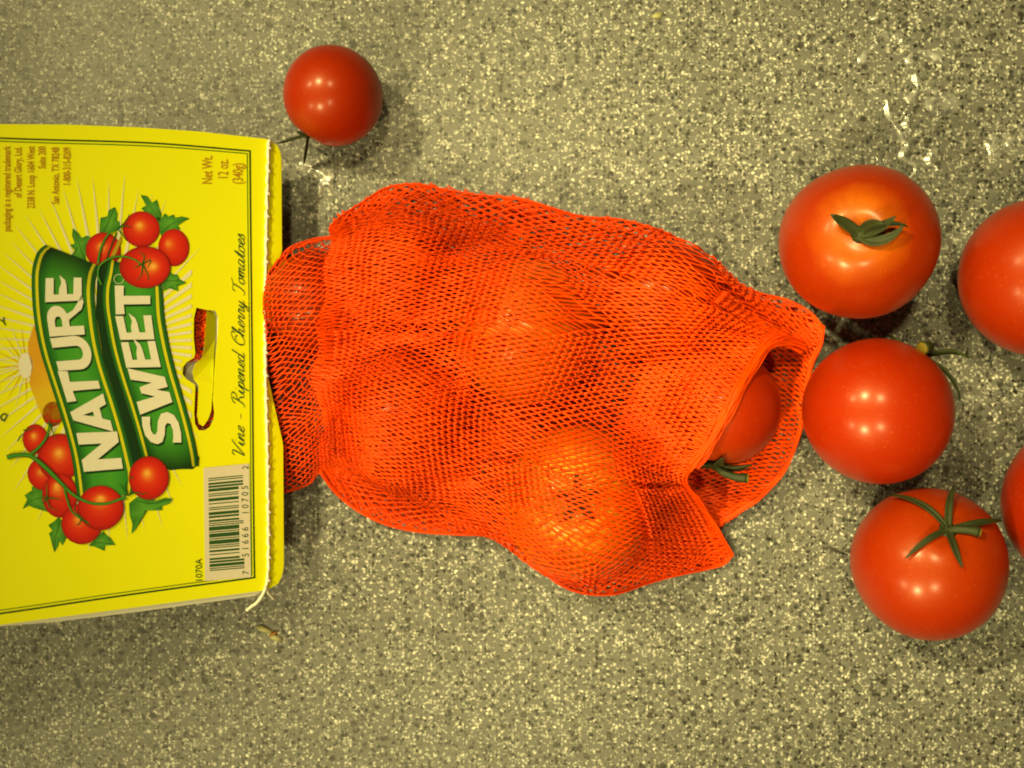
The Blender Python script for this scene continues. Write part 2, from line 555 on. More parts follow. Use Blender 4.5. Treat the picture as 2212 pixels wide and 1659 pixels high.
def drape(P, marg, its, grav, wrinkle, spheres=None, seed=0):
    sp = BAG if spheres is None else spheres
    P = P.copy()
    rs = np.random.RandomState(seed)
    for it in range(its):
        C = P[1:-1, 1:-1]
        acc = np.zeros_like(C); ws = np.zeros(C.shape[:2] + (1,))
        for Q, k in ((P[:-2, 1:-1], 1.0), (P[2:, 1:-1], 1.0), (P[1:-1, :-2], 1.7), (P[1:-1, 2:], 1.7)):
            w = k * (np.linalg.norm(Q - C, axis=2, keepdims=True) + .01)
            acc += w * Q; ws += w
        new = acc / ws
        C = C + .9 * (new - C)
        C[..., 2] -= grav
        fl = floor_of(C, marg, sp)
        C[..., 2] = np.maximum(C[..., 2], fl)
        P[1:-1, 1:-1] = C
    # slack wrinkles, strongest where the net hangs free
    ni, nj = P.shape[:2]
    uu, vv = np.meshgrid(np.linspace(0, 1, ni), np.linspace(0, 1, nj), indexing='ij')
    free = np.clip((P[..., 2] - floor_of(P, marg, sp)) / .25, 0, 1)
    wv = np.zeros((ni, nj))
    for k in range(7):
        fu, fv = rs.uniform(2, 6), rs.uniform(5, 17)
        wv += np.sin(2 * math.pi * (fu * uu + fv * vv + .25 * np.sin(5 * uu + k)) + rs.rand() * 6.28) / 7 ** .5
    edge = np.minimum(np.minimum(uu, 1 - uu) * 14, np.minimum(vv, 1 - vv) * 14).clip(0, 1)
    P[..., 2] += wrinkle * wv * edge * (.15 + .85 * free)
    P[..., 2] = np.maximum(P[..., 2], np.where(edge > 0, floor_of(P, marg * .6, sp), P[..., 2]))
    return P


def net_mesh(name, P, width, thick, parity=0, i0=0, i1=None, jitter=.006, wvar=.25, seed=0, knot=1.35):
    """diamond net: nodes with i + j even, strands to the next row either side"""
    rs = np.random.RandomState(seed + 50)
    P = P.copy()
    P += rs.normal(0, jitter, P.shape) * np.array([1, 1, .5])
    ni, nj = P.shape[:2]
    i1 = ni if i1 is None else i1
    # surface normals
    du = np.gradient(P, axis=0); dv = np.gradient(P, axis=1)
    Nn = np.cross(dv, du); Nn /= np.linalg.norm(Nn, axis=2, keepdims=True) + 1e-9
    Nn *= np.sign(Nn[..., 2:3] + 1e-9)
    I, J = np.meshgrid(np.arange(i0, i1 - 1), np.arange(nj), indexing='ij')
    ok = (I + J) % 2 == parity
    A = []; B = []; NA = []; NB = []; MID = []
    for dj in (-1, 1):
        k = ok & (J + dj >= 0) & (J + dj < nj)
        a = (I[k], J[k]); b = (I[k] + 1, J[k] + dj)
        A.append(P[a]); B.append(P[b]); NA.append(Nn[a]); NB.append(Nn[b])
        mid = (P[a] + P[b]) / 2
        m2 = (P[I[k], J[k] + dj] + P[I[k] + 1, J[k]]) / 2      # the surface bows between nodes
        mid[:, 2] = np.maximum(mid[:, 2], m2[:, 2])
        MID.append(mid + rs.normal(0, jitter, mid.shape) * np.array([1, 1, .3]))
    A = np.vstack(A); B = np.vstack(B); NA = np.vstack(NA); NB = np.vstack(NB); MID = np.vstack(MID)
    n = len(A)
    T = B - A; T /= np.linalg.norm(T, axis=1)[:, None] + 1e-9
    NM = NA + NB; NM /= np.linalg.norm(NM, axis=1)[:, None] + 1e-9
    sd = np.cross(T, NM); sd /= np.linalg.norm(sd, axis=1)[:, None] + 1e-9
    wv = width * (1 + wvar * rs.normal(0, 1, n).clip(-1.6, 1.6))[:, None]
    V = np.zeros((n, 12, 3))
    ext = T * width * .35
    for s, (Q, nn, kk) in enumerate(((A - ext, NA, knot), (MID, NM, .92), (B + ext, NB, knot))):
        h = wv * .5 * kk
        V[:, s * 4 + 0] = Q + sd * h
        V[:, s * 4 + 1] = Q + nn * thick * .5
        V[:, s * 4 + 2] = Q - sd * h
        V[:, s * 4 + 3] = Q - nn * thick * .5
    fb = []
    for s in (0, 4):
        for k in range(4):
            k2 = (k + 1) % 4
            fb.append((s + k, s + k2, s + 4 + k2, s + 4 + k))
    F = (np.arange(n)[:, None, None] * 12 + np.array(fb)[None]).reshape(-1, 4)
    return fast_mesh(name, V.reshape(-1, 3), F)


TOP = [(712, 492, 1.2), (735, 468, 1.0), (780, 438, .75), (835, 405, .5), (900, 397, .4), (960, 408, .35), (1030, 420, .4), (1080, 424, .6), (1130, 430, .7), (1200, 452, .6),
       (1260, 468, .5), (1330, 472, .6), (1400, 488, .75), (1450, 508, .7), (1510, 550, .5), (1580, 605, .4), (1640, 632, .5), (1700, 647, .8), (1750, 674, 1.0), (1776, 705, 1.05)]
RIGHT = [(1776, 705, 1.05), (1768, 738, 1.1), (1738, 752, 1.2), (1708, 740, 1.45), (1680, 736, 1.75), (1650, 752, 1.95), (1620, 800, 2.2), (1590, 850, 2.45), (1560, 910, 2.45), (1525, 970, 2.2),
         (1495, 1005, 2.0), (1478, 1035, 1.6), (1505, 1075, 1.1), (1535, 1120, .7), (1562, 1165, .4), (1580, 1197, .2)]
BOTTOM = [(692, 1018, .8), (725, 1062, .5), (770, 1100, .4), (830, 1130, .35), (900, 1146, .3), (980, 1152, .3), (1060, 1156, .35), (1110, 1170, .5), (1140, 1195, .7), (1180, 1238, .9), (1220, 1266, .95),
          (1270, 1281, .95), (1330, 1281, .85), (1390, 1262, .5), (1450, 1245, .3), (1520, 1230, .2), (1562, 1218, .18), (1580, 1197, .2)]
LEFT = [(712, 492, 1.2), (716, 530, 1.6), (700, 580, 2.0), (704, 640, 2.15), (684, 700, 2.15), (690, 760, 2.0), (672, 815, 1.85), (690, 870, 1.75), (704, 920, 1.5), (690, 965, 1.2), (692, 1018, .8)]
NI, NJ = 63, 147
P_main = drape(coons(TOP, RIGHT, BOTTOM, LEFT, NI, NJ), .05, 460, .004, .05, seed=3)
link('netting_over_tomatoes', net_mesh('netting_over_tomatoes', P_main, .036, .024, 0, seed=1, knot=1.4), M_net, bag, True)
# a second, slack thickness of net folded under the first over the neck half
P_in = P_main.copy()
uu, vv = np.meshgrid(np.linspace(0, 1, NI), np.linspace(0, 1, NJ), indexing='ij')
P_in[..., 2] -= .03
P_in[..., 0] += .07 * np.sin(9 * uu + 6 * vv) + .05
P_in[..., 1] += .06 * np.sin(13 * vv + 4 * uu)
link('folded_inner_netting', net_mesh('folded_inner_netting', P_in, .022, .018, 1, 0, int(NI * .42), seed=2), M_net, bag, True)
P_hd = P_main.copy(); P_hd[..., 2] -= .045; P_hd[..., 0] -= .03
link('folded_mouth_netting', net_mesh('folded_mouth_netting', P_hd, .040, .02, 1, int(NI * .80), NI, seed=6), M_net, bag, True)

# underside and open mouth
U_RIGHT = [(1776, 705, 1.05), (1770, 745, 1.05), (1754, 785, 1.0), (1742, 835, .95), (1734, 900, .95), (1718, 960, .9), (1690, 1020, .8), (1640, 1075, .6), (1592, 1105, .45), (1556, 1128, .3), (1546, 1155, .2), (1566, 1200, .12)]
low = lambda pts, z, k=1.0: [(x, y, min(zz * k, z)) for x, y, zz in pts]
U_TOP = low(TOP[:-4], .10) + [(1640, 634, .25), (1700, 650, .6), (1750, 676, .9), (1776, 705, 1.05)]
U_BOT = low(BOTTOM[:-1], .10) + [(1566, 1200, .12)]
P_un = coons(U_TOP, U_RIGHT, U_BOT, low(LEFT, .10), 80, 120)
Lx = (1 - np.linspace(0, 1, 80))[:, None] * 10.0
lip = U_RIGHT and boundary(U_RIGHT, 120)[:, 2][None, :]
zz = .05 + (lip - .05) * np.exp(-(Lx / .62) ** 2)
P_un[1:, 1:-1, 2] = zz[1:, 1:-1]
P_un[:, :, 2] = np.maximum(P_un[:, :, 2], .04)
link('netting_underside', net_mesh('netting_underside', P_un, .050, .028, 1, seed=3), M_net, bag, True)


def hem(name, pts, rad, strands, spread, seed, n=90, zoff=0.0):
    """bundle of strands that closes an edge of the net"""
    rs = np.random.RandomState(seed)
    base = boundary(pts, n); base[:, 2] += zoff
    V = []; F = []
    for k in range(strands):
        off = rs.normal(0, spread, 3); ph = rs.rand() * 6.28
        w = np.linspace(0, 1, n)
        Q = base + off * np.array([1, 1, .7])
        Q[:, 0] += .4 * spread * np.sin(22 * w + ph); Q[:, 1] += .4 * spread * np.cos(17 * w + ph)
        Q[:, 2] = np.maximum(Q[:, 2], .05)
        v, f = tube(Q, rad, 5)
        F += [tuple(i + len(V) for i in t) for t in f]; V += v
    return link(name, mesh(name, V, F), M_net, bag, True)


hem('mouth_hem', RIGHT[2:11], .018, 30, .045, 1)
hem('mouth_flap_hem', RIGHT[10:], .02, 4, .018, 2)
hem('mouth_lip', U_RIGHT, .02, 8, .022, 4)
hem('upper_fold', TOP, .016, 4, .014, 5, 140)
hem('lower_fold', BOTTOM, .016, 4, .014, 6, 140)

# neck of the net, from the card over the first tomato
N_TOP = [(600, 578, 1.0), (614, 552, 1.0), (640, 533, 1.0), (680, 521, .95), (720, 514, .9), (765, 505, .8)]
N_LEFT = [(600, 578, 1.0), (584, 610, 1.12), (573, 680, 1.2), (577, 760, 1.18), (590, 840, 1.05), (599, 920, .95), (603, 1000, .85), (605, 1066, .7)]
N_BOT = [(605, 1066, .7), (640, 1056, .5), (668, 1044, .4), (682, 1026, .5), (720, 1008, .6), (765, 1000, .6)]
N_RIGHT = [(765, 505, .8), (760, 600, 1.7), (760, 700, 1.8), (760, 800, 1.7), (760, 900, 1.3), (765, 1000, .6)]
P_nk = drape(coons(N_TOP, N_RIGHT, N_BOT, N_LEFT, 17, 83), .06, 260, .003, .02, seed=5)
link('neck_netting', net_mesh('neck_netting', P_nk, .028, .022, 0, seed=4, knot=1.15), M_net, bag, True)
P_nu = coons(N_TOP, N_RIGHT, N_BOT, N_LEFT, 17, 83)
P_nu[..., 2] = np.clip(P_nu[..., 2] * .25, .05, .4)
link('neck_underside', net_mesh('neck_underside', P_nu, .03, .022, 1, seed=5, knot=1.15), M_net, bag, True)
hem('neck_upper_fold', N_TOP, .016, 4, .018, 8, 40)
hem('neck_lower_fold', N_BOT, .016, 4, .018, 9, 40)
# frayed loops where the fold shows against the counter
for k, (x, y) in enumerate([(716, 486), (722, 474), (731, 464), (742, 458)]):
    a = at(x + 10, y + 6, .9); b = at(x - 3, y - 3, .85); c = at(x + 5, y + 10, .9)
    link('frayed_loop', mesh('frayed_loop', *tube(catmull([a, b, c], 9), .016, 5)), M_net, bag, True)

# ------------------------------------------------------------------ the header card (sewn to the bag)
CX1, CZ1, CSL = -4.88, 1.20, .505
CN = np.array([CSL, 0, 1.0]) / math.hypot(CSL, 1)
CAM = np.array([0, 0, CAMH])


def on_card(px, py, lift=0.0):
    d = np.array([(px - 1106.0) / FPX, (829.5 - py) / FPX, -1.0])
    t = ((np.array([CX1, 0, CZ1]) - CAM) @ CN) / (d @ CN)
    return CAM + t * d + CN * lift


K = .29297
def c1(x, y): return (x * K, 245 + y * K)
def c2(x, y): return (x * K, 576 + y * K)
def c3(x, y): return (x * K, 900 + y * K)


def slab(name, loops, lift, thick, mat, parent, colors=None):
    """flat polygon (first loop outer, others holes) of card with thickness"""
    pl = [[Vector((p[0], p[1], 0)) for p in l] for l in loops]
    tri = tessellate_polygon(pl)
    flat = [p for l in loops for p in l]
    n = len(flat)
    V = [on_card(x, y, lift) for x, y in flat] + [on_card(x, y, lift) - CN * thick for x, y in flat]
    F = []
    for t in tri:
        a, b, c = (np.array(flat[i]) for i in t)
        cr = (b[0] - a[0]) * (c[1] - a[1]) - (b[1] - a[1]) * (c[0] - a[0])
        t = t if cr < 0 else (t[0], t[2], t[1])
        F.append(t); F.append((t[0] + n, t[2] + n, t[1] + n))
    o = 0
    for l in loops:
        for i in range(len(l)):
            j = (i + 1) % len(l)
            F.append((o + i, o + j, n + o + j, n + o + i))
        o += len(l)
    return link(name, mesh(name, V, F), mat, parent)


# outlines
slot = [c2(*p) for p in [(1448, 302), (1530, 320), (1590, 325), (1612, 380), (1606, 520), (1590, 680), (1578, 860), (1570, 980), (1583, 1080), (1574, 1130), (1550, 1180), (1510, 1208), (1465, 1205), (1438, 1160),
                         (1432, 1080), (1440, 900), (1436, 868), (1375, 830), (1345, 790), (1350, 740), (1375, 705), (1430, 672), (1440, 640), (1428, 520), (1430, 380)]]
panel = [(-1237, 147), (-420, 230), (0, 268), (140, 269), (300, 275), (430, 284), (575, 300)] + [(574, y) for y in (420, 600, 800, 1000, 1200)] + [(575, 1275), (300, 1311), (0, 1350), (-420, 1390), (-1237, 1460)]  # left end runs on unseen, drawn out longer to shade the counter
card = slab('header_card', [panel, slot], 0, .035, M_card, bag)
# bent lip beyond the stitching
rows = np.linspace(300, 1275, 70); V = []; F = []; nc = 6
for y in rows:
    xr = 607.0 + 6 * (y - 300) / 975
    if 550 < y < 960: xr = xr - 33 * min(1, min((y - 550) / 40, (960 - y) / 150))
    if y < 345: xr = 578 + (xr - 578) * math.sqrt(max(0, 1 - ((345 - y) / 45) ** 2))
    if y > 1215: xr = 578 + (xr - 578) * math.sqrt(max(0, 1 - ((y - 1215) / 60) ** 2))
    for k in range(nc):
        s = k / (nc - 1)
        p = on_card(574 + (xr - 574) * s, y, 0)
        p[2] -= .02 * s * s
        V.append(p)
m_ = len(V)
V += [p - np.array([0, 0, .035]) for p in V]
for i in range(len(rows) - 1):
    for k in range(nc - 1):
        a = i * nc + k
        F.append((a, a + nc, a + nc + 1, a + 1)); F.append((m_ + a, m_ + a + 1, m_ + a + nc + 1, m_ + a + nc))
    a = i * nc + nc - 1
    F.append((a, a + nc, m_ + a + nc, m_ + a))
link('bent_lip', mesh('bent_lip', V, F), M_card, card)
# back ply of the folded card: its pale inside shows along the lower edge
slab('back_ply', [[(-1237, 165), (300, 292), (560, 312), (566, 330), (566, 1262), (570, 1283), (556, 1291), (300, 1326), (120, 1348), (-1237, 1462)], [c2(*p) for p in [(1418, 318), (1536, 326), (1524, 560), (1506, 640), (1448, 640), (1424, 520)]]], -.20, .035, M_board, card)
# punched hang tab, pressed in behind the slot
tabp = [(1530, 326), (1586, 332), (1607, 382), (1601, 520), (1586, 680), (1574, 860), (1564, 980), (1560, 1060), (1535, 1130), (1500, 1178), (1470, 1160), (1456, 1100), (1466, 880), (1430, 830),
        (1420, 775), (1440, 715), (1490, 675), (1508, 600), (1520, 440)]
tri = tessellate_polygon([[Vector((*p, 0)) for p in tabp]]); V = []; F = []
for x, y in tabp:      # its upper arm is pushed down toward the bag, the rest stays nearly level
    k = min(1, max(0, (760 - y) / 120))
    V.append(on_card(*c2(x, y), -.012 - k * .0017 * max(0, x - 1505) - .00003 * max(0, y - 760)))
n = len(V); V += [p - CN * .02 for p in V]
for t in tri:
    a, b, c = (np.array(tabp[i]) for i in t)
    t = t if (b[0] - a[0]) * (c[1] - a[1]) - (b[1] - a[1]) * (c[0] - a[0]) < 0 else (t[0], t[2], t[1])
    F += [t, (t[0] + n, t[2] + n, t[1] + n)]
F += [(i, (i + 1) % n, n + (i + 1) % n, n + i) for i in range(n)]
link('hang_tab', mesh('hang_tab', V, F), M_card, card)
# netting gathered between the two plies, seen in the slot
for k, (y0, y1, x0, rows_) in enumerate(((655, 778, 398, 45), (842, 936, 418, 21))):
    g = np.zeros((7, rows_, 3))
    for i in range(7):
        for j in range(rows_):
            g[i, j] = on_card(x0 + i * 8.5, y0 + (y1 - y0) * j / (rows_ - 1) + 3 * math.sin(i * 1.7), -.13 - .012 * (i % 2) + .012 * math.sin(j * .9 + i))
    link('gathered_netting', net_mesh('gathered_netting', g, .030, .02, 0, seed=9 + k, jitter=.02), M_net, bag, True)

# ---- printing on the card
YEL = (.64, .645, .0)
CREAM = (.68, .66, .59)
DKG = (.006, .050, .008)
MDG = (.018, .15, .012)
LTG = (.07, .34, .03)
STR = (.58, .54, .01)
INK = (.022, .075, .018)
ORT = (.55, .22, .010)


def printed(name, loops, c, layer, cfun=None):
    pl = [[Vector((p[0], p[1], 0)) for p in l] for l in loops]
    tri = tessellate_polygon(pl)
    flat = [p for l in loops for p in l]
    V = [on_card(x, y, .004 + .0022 * layer) for x, y in flat]
    F = []
    for t in tri:
        a, b, cc = (np.array(flat[i]) for i in t)
        cr = (b[0] - a[0]) * (cc[1] - a[1]) - (b[1] - a[1]) * (cc[0] - a[0])
        F.append(t if cr < 0 else (t[0], t[2], t[1]))
    cols = [c if cfun is None else cfun(p) for p in flat]
    return link(name, mesh(name, V, F, cols), M_print, card)


def ribbon(name, pts, w, c, layer, n=None, calli=None):
    """flat printed stroke along pts (frame coordinates)"""
    Q = catmull(pts, n or max(8, 6 * len(pts)))
    T = np.gradient(Q, axis=0); T /= np.linalg.norm(T, axis=1)[:, None] + 1e-9
    nn = np.stack([-T[:, 1], T[:, 0]], 1)
    ww = np.full(len(Q), w) if np.isscalar(w) else np.interp(np.linspace(0, 1, len(Q)), np.linspace(0, 1, len(w)), w)
    if calli is not None:
        ww = calli[0] + calli[1] * np.abs(T @ np.array(calli[2])) ** 1.5
    A = Q + nn * ww[:, None] / 2; B = Q - nn * ww[:, None] / 2
    V = [on_card(x, y, .004 + .0022 * layer) for x, y in np.vstack([A, B])]
    k = len(Q)
    F = [(i, i + 1, k + i + 1, k + i) for i in range(k - 1)]
    if name is None: return V, F
    return link(name, mesh(name, V, F, [c] * len(V)), M_print, card)


def merged(name, parts, c):
    V = []; F = []
    for v, f in parts:
        F += [tuple(i + len(V) for i in t) for t in f]; V += list(v)
    return link(name, mesh(name, V, F, [c] * len(V)), M_print, card)


# border lines
ribbon('border_line', [(-420, 276), c1(0, 182), c1(1080, 217), c1(1842, 277)], 3.2, DKG, 1, 40)
ribbon('border_line', [c1(1842, 272), c1(1848, 900), c2(1860, 800), c3(1868, 600), c3(1876, 1190)], 3.4, DKG, 1, 40)
ribbon('border_line', [c3(1878, 1186), c3(900, 1320), c3(0, 1452), (-420, 1382)], 3.4, DKG, 1, 40)
ribbon('border_line', [(-420, 284), c1(0, 205), c1(1080, 240), c1(1822, 296)], 1.9, MDG, 1, 40)
ribbon('border_line', [c1(1822, 294), c1(1828, 900), c2(1842, 800), c3(1849, 600), c3(1856, 1172)], 1.9, MDG, 1, 40)
ribbon('border_line', [c3(1857, 1168), c3(900, 1297), c3(0, 1428), (-420, 1374)], 1.9, (.12, .22, .01), 1, 40)

# cream sun rays all round the emblem
for k in range(66):
    a = 2 * math.pi * (k + .5) / 66
    dx, dy = math.cos(a), math.sin(a)
    tip = 1.0 / math.sqrt((dx / (830 if dx > 0 else 960)) ** 2 + (dy / (1240 if dy < 0 else 1520)) ** 2) * rnd.uniform(.95, 1.03)
    r0 = 250
    h = math.pi / 66 * .66
    pts = [(800 + r0 * math.cos(a - h * 1.0), 570 + r0 * math.sin(a - h)), (800 + .45 * tip * math.cos(a - h * .95), 570 + .45 * tip * math.sin(a - h * .95)), (800 + tip * dx, 570 + tip * dy),
           (800 + .45 * tip * math.cos(a + h * .95), 570 + .45 * tip * math.sin(a + h * .95)), (800 + r0 * math.cos(a + h), 570 + r0 * math.sin(a + h))]
    ccm = (.80, .76, .45)
    # rays end at the slot's edge and never cross it
    if dx > .72 and abs(dy) < .66:
        xe = 1338 if 660 < 570 + 605 * math.tan(a) < 860 else 1412
        if (xe - 800) / dx < tip:
            wv = h * .62
            pts = [pts[0], (xe, 570 + (xe - 800) * math.tan(a - wv)), (xe, 570 + (xe - 800) * math.tan(a + wv)), pts[4]]
    printed('ray', [[c2(*p) for p in pts]], (.68, .65, .47), 1)

# small rising sun at the edge of the emblem
for k in range(15):
    a = D2R(75 + k * 14.5)
    L = 350 if k % 2 == 0 else 300
    h = D2R(5)
    pts = [(190 + 50 * math.cos(a - h), 730 + 50 * math.sin(a - h)), (190 + L * math.cos(a), 730 + L * math.sin(a)), (190 + 50 * math.cos(a + h), 730 + 50 * math.sin(a + h))]
    printed('sunbeam', [[c2(*p) for p in pts]], (.62, .36, .02) if k % 2 else CREAM, 2)
printed('printed_sun', [[c2(190 + 52 * math.cos(t / 10 * math.pi), 730 + 95 * math.sin(t / 10 * math.pi)) for t in range(20)]], CREAM, 3)
hill = [c2(*p) for p in [(250, 430), (205, 560), (205, 620), (235, 740), (215, 860), (250, 960), (290, 1060), (320, 1130), (480, 1130), (400, 900), (330, 700)]]
printed('printed_hill', [hill], ORT, 3, lambda p: (.60, .30, .012) if p[1] < 830 else (.62, .42, .012))


# printed tomatoes: radial print gradient with a pale glow
def printed_tomato(cx, cy, rx, ry, layer, gx=-.12, gy=-.25, glow=1.0):
    rings = [0, .12, .25, .42, .65, .85, .94, 1.0]
    cols = [(.80, .42, .07), (.74, .27, .035), (.66, .11, .012), (.60, .035, .006), (.55, .015, .004), (.47, .010, .004), (.36, .008, .004), (.22, .006, .004)]
    base = np.array((.58, .02, .005))
    V = []; F = []; Cc = []; n = 30
    for i, q in enumerate(rings):
        for k in range(n):
            t = 2 * math.pi * k / n
            x = cx + rx * (q * math.cos(t) + gx * (1 - q) * 1.0); y = cy + ry * (q * math.sin(t) + gy * (1 - q))
            V.append(on_card(x, y, .004 + .0022 * layer))
            c = np.array(cols[i]) if i > 3 else base * (1 - glow) + np.array(cols[i]) * glow
            Cc.append(c)
    for i in range(len(rings) - 1):
        for k in range(n):
            k2 = (k + 1) % n
            F.append((i * n + k, (i + 1) * n + k, (i + 1) * n + k2, i * n + k2))
    return link('printed_tomato', mesh('printed_tomato', V, F, Cc), M_print, card)


def leaf(pts, layer, vein):
    """jagged printed leaf, lighter toward its vein"""
    m = np.mean(pts, axis=0)
    flat = [tuple(m)] + list(pts)
    V = [on_card(x, y, .004 + .0022 * layer) for x, y in flat]
    n = len(pts)
    F = [(0, 1 + (i + 1) % n, 1 + i) for i in range(n)]
    Cc = [(.10, .32, .03)] + [(.02, .13, .012) if i % 2 else (.05, .22, .02) for i in range(n)]
    link('printed_leaf', mesh('printed_leaf', V, F, Cc), M_print, card)
    ribbon('leaf_vein', vein, 1.1, DKG, layer + 1, 8)


k1 = lambda *ps: [c1(*p) for p in ps]
k3 = lambda *ps: [c3(*p) for p in ps]
leaf(k1((1035, 600), (1085, 612), (1120, 660), (1155, 635), (1175, 700), (1190, 745), (1180, 800), (1120, 760), (1080, 740), (1040, 700), (1075, 680)), 2, k1((1040, 605), (1110, 690), (1180, 790)))
leaf(k1((1400, 775), (1340, 760), (1290, 770), (1280, 745), (1240, 760), (1215, 735), (1190, 770), (1150, 760), (1160, 830), (1195, 925), (1260, 905), (1330, 850), (1310, 830), (1350, 800)), 2, k1((1390, 776), (1290, 800), (1190, 880)))
leaf(k1((845, 690), (800, 715), (790, 760), (740, 770), (735, 830), (735, 900), (800, 890), (880, 860), (885, 800), (860, 790), (865, 740)), 2, k1((845, 692), (800, 800), (760, 880)))
leaf(k1((535, 845), (575, 880), (600, 920), (640, 900), (670, 915), (640, 980), (630, 1060), (640, 1110), (560, 1070), (525, 1045), (560, 1020), (515, 970), (550, 960), (530, 900)), 2, k1((540, 850), (580, 960), (630, 1090)))
leaf(k1((1375, 1250), (1320, 1220), (1310, 1190), (1270, 1185), (1250, 1160), (1190, 1230), (1205, 1310), (1250, 1290), (1315, 1312), (1310, 1275)), 2, k1((1370, 1250), (1290, 1235), (1210, 1240)))
leaf(k3((165, 680), (200, 610), (180, 580), (240, 540), (230, 520), (300, 500), (330, 560), (350, 640), (380, 710), (310, 690), (240, 670), (215, 655)), 2, k3((170, 676), (250, 610), (340, 600)))
leaf(k3((400, 1000), (385, 950), (370, 890), (360, 860), (385, 840), (355, 800), (400, 770), (430, 740), (480, 800), (490, 890), (460, 950), (440, 910), (425, 960)), 2, k3((400, 998), (410, 880), (440, 780)))
leaf(k3((850, 945), (810, 890), (790, 880), (760, 845), (700, 900), (655, 950), (700, 960), (770, 990), (775, 950)), 2, k3((848, 945), (770, 930), (690, 930)))
leaf(k3((1275, 605), (1210, 600), (1150, 620), (1090, 600), (1010, 590), (950, 640), (955, 730), (975, 790), (968, 865), (1000, 830), (1030, 760), (1050, 740), (1065, 690), (1110, 690), (1195, 690), (1190, 660), (1250, 640)), 5, k3((1265, 608), (1120, 640), (1000, 620)))
# tomatoes behind the banner
printed_tomato(*c1(760, 1010), 130 * K, 132 * K, 3)
printed_tomato(*c1(1280, 990), 115 * K, 138 * K, 3, -.4, -.25, .6)
printed_tomato(*c1(1040, 855), 137 * K, 132 * K, 4, -.1, -.25, 1.0)
printed_tomato(*c3(390, -20), 78 * K, 90 * K, 3, .1, .2, .4)
printed_tomato(*c3(258, 165), 92 * K, 110 * K, 3)
printed_tomato(*c3(330, 420), 128 * K, 125 * K, 3, -.3, -.1, .6)
printed_tomato(*c3(440, 300), 165 * K, 175 * K, 4, -.05, -.2, 1.0)
printed_tomato(*c3(440, 580), 130 * K, 165 * K, 5, -.2, -.45, 1.0)

# green banner: two curled bands
def band(le, ri, stops, layer, n=46, topdark=.10, botdark=0.0):
    L = catmull([c2(*p) for p in le], n); R = catmull([c2(*p) for p in ri], n)
    V = []; F = []; Cc = []; m = len(stops)
    for i in range(n):
        s = i / (n - 1)
        dk = 1.0
        if s < topdark: dk = .12 + .88 * (s / topdark) ** 1.2
        if botdark and s > 1 - botdark: dk = .12 + .88 * ((1 - s) / botdark)
        for (t, c, g) in stops:
            p = L[i] * (1 - t) + R[i] * t
            V.append(on_card(p[0], p[1], .004 + .0022 * layer))
            k = 1 - (1 - dk) * g
            Cc.append(tuple(x * k for x in c))
    for i in range(n - 1):
        for j in range(m - 1):
            F.append((i * m + j, (i + 1) * m + j, (i + 1) * m + j + 1, i * m + j + 1))
    return link('banner', mesh('banner', V, F, Cc), M_print, card)


ST = [(0, DKG, .3), (.035, MDG, .5), (.06, MDG, .5), (.062, STR, .45), (.105, STR, .45), (.107, (.01, .09, .01), 1), (.16, (.012, .11, .012), 1), (.30, (.04, .25, .02), 1), (.60, (.055, .29, .025), 1), (.82, (.03, .22, .018), 1),
      (.875, (.02, .16, .012), 1), (.877, STR, .45), (.925, STR, .45), (.927, MDG, .6), (1.0, DKG, .6)]
B1L = [(335, -160), (275, -110), (240, 0), (232, 100), (240, 300), (265, 480), (300, 640), (350, 800), (415, 1000), (475, 1200), (525, 1400), (555, 1600), (572, 1740)]
B1R = [(735, -5), (722, 25), (705, 80), (695, 200), (705, 340), (728, 520), (762, 680), (802, 820), (862, 1000), (922, 1200), (972, 1400), (1000, 1540), (985, 1670)]
B2L = [(800, -60), (780, 50), (757, 150), (755, 280), (775, 420), (800, 560), (835, 700), (880, 850), (930, 1000), (985, 1180), (1035, 1360), (1070, 1500)]
B2R = [(1180, 80), (1195, 160), (1203, 250), (1213, 380), (1235, 510), (1262, 640), (1297, 780), (1335, 910), (1375, 1050), (1415, 1200), (1450, 1360), (1465, 1470)]
gap = [c2(*p) for p in [(735, -5), (715, 100), (705, 340), (762, 680), (862, 1000), (972, 1400), (1000, 1560)]] + [c2(*p) for p in [(1075, 1500), (985, 1180), (880, 850), (800, 560), (765, 300), (770, 100), (800, -40)]]
printed('banner_gap', [gap], (.004, .03, .006), 5)
band(B1L, B1R, ST, 6, topdark=.13)
band(B2L, B2R, ST, 6, topdark=.03, botdark=.16)
printed('banner_foot', [[c2(*p) for p in [(1068, 1400), (1250, 1500), (1330, 1492), (1420, 1492), (1462, 1455), (1468, 1400), (1300, 1380)]]], (.006, .04, .006), 5)
printed('banner_stripe', [[c1(*p) for p in [(890, 900), (862, 950), (835, 1010), (808, 1070), (838, 1070), (866, 1010), (896, 940)]]], (.38, .25, .01), 7)
ribbon('banner_line', k1((858, 880), (820, 980), (790, 1060), (770, 1150)), 3.0, DKG, 7)

# banner lettering, drawn as cut shapes
def arc(cx, cy, rx, ry, a0, a1, n=10):
    return [(cx + rx * math.cos(D2R(a0 + (a1 - a0) * i / n)), cy + ry * math.sin(D2R(a0 + (a1 - a0) * i / n))) for i in range(n + 1)]


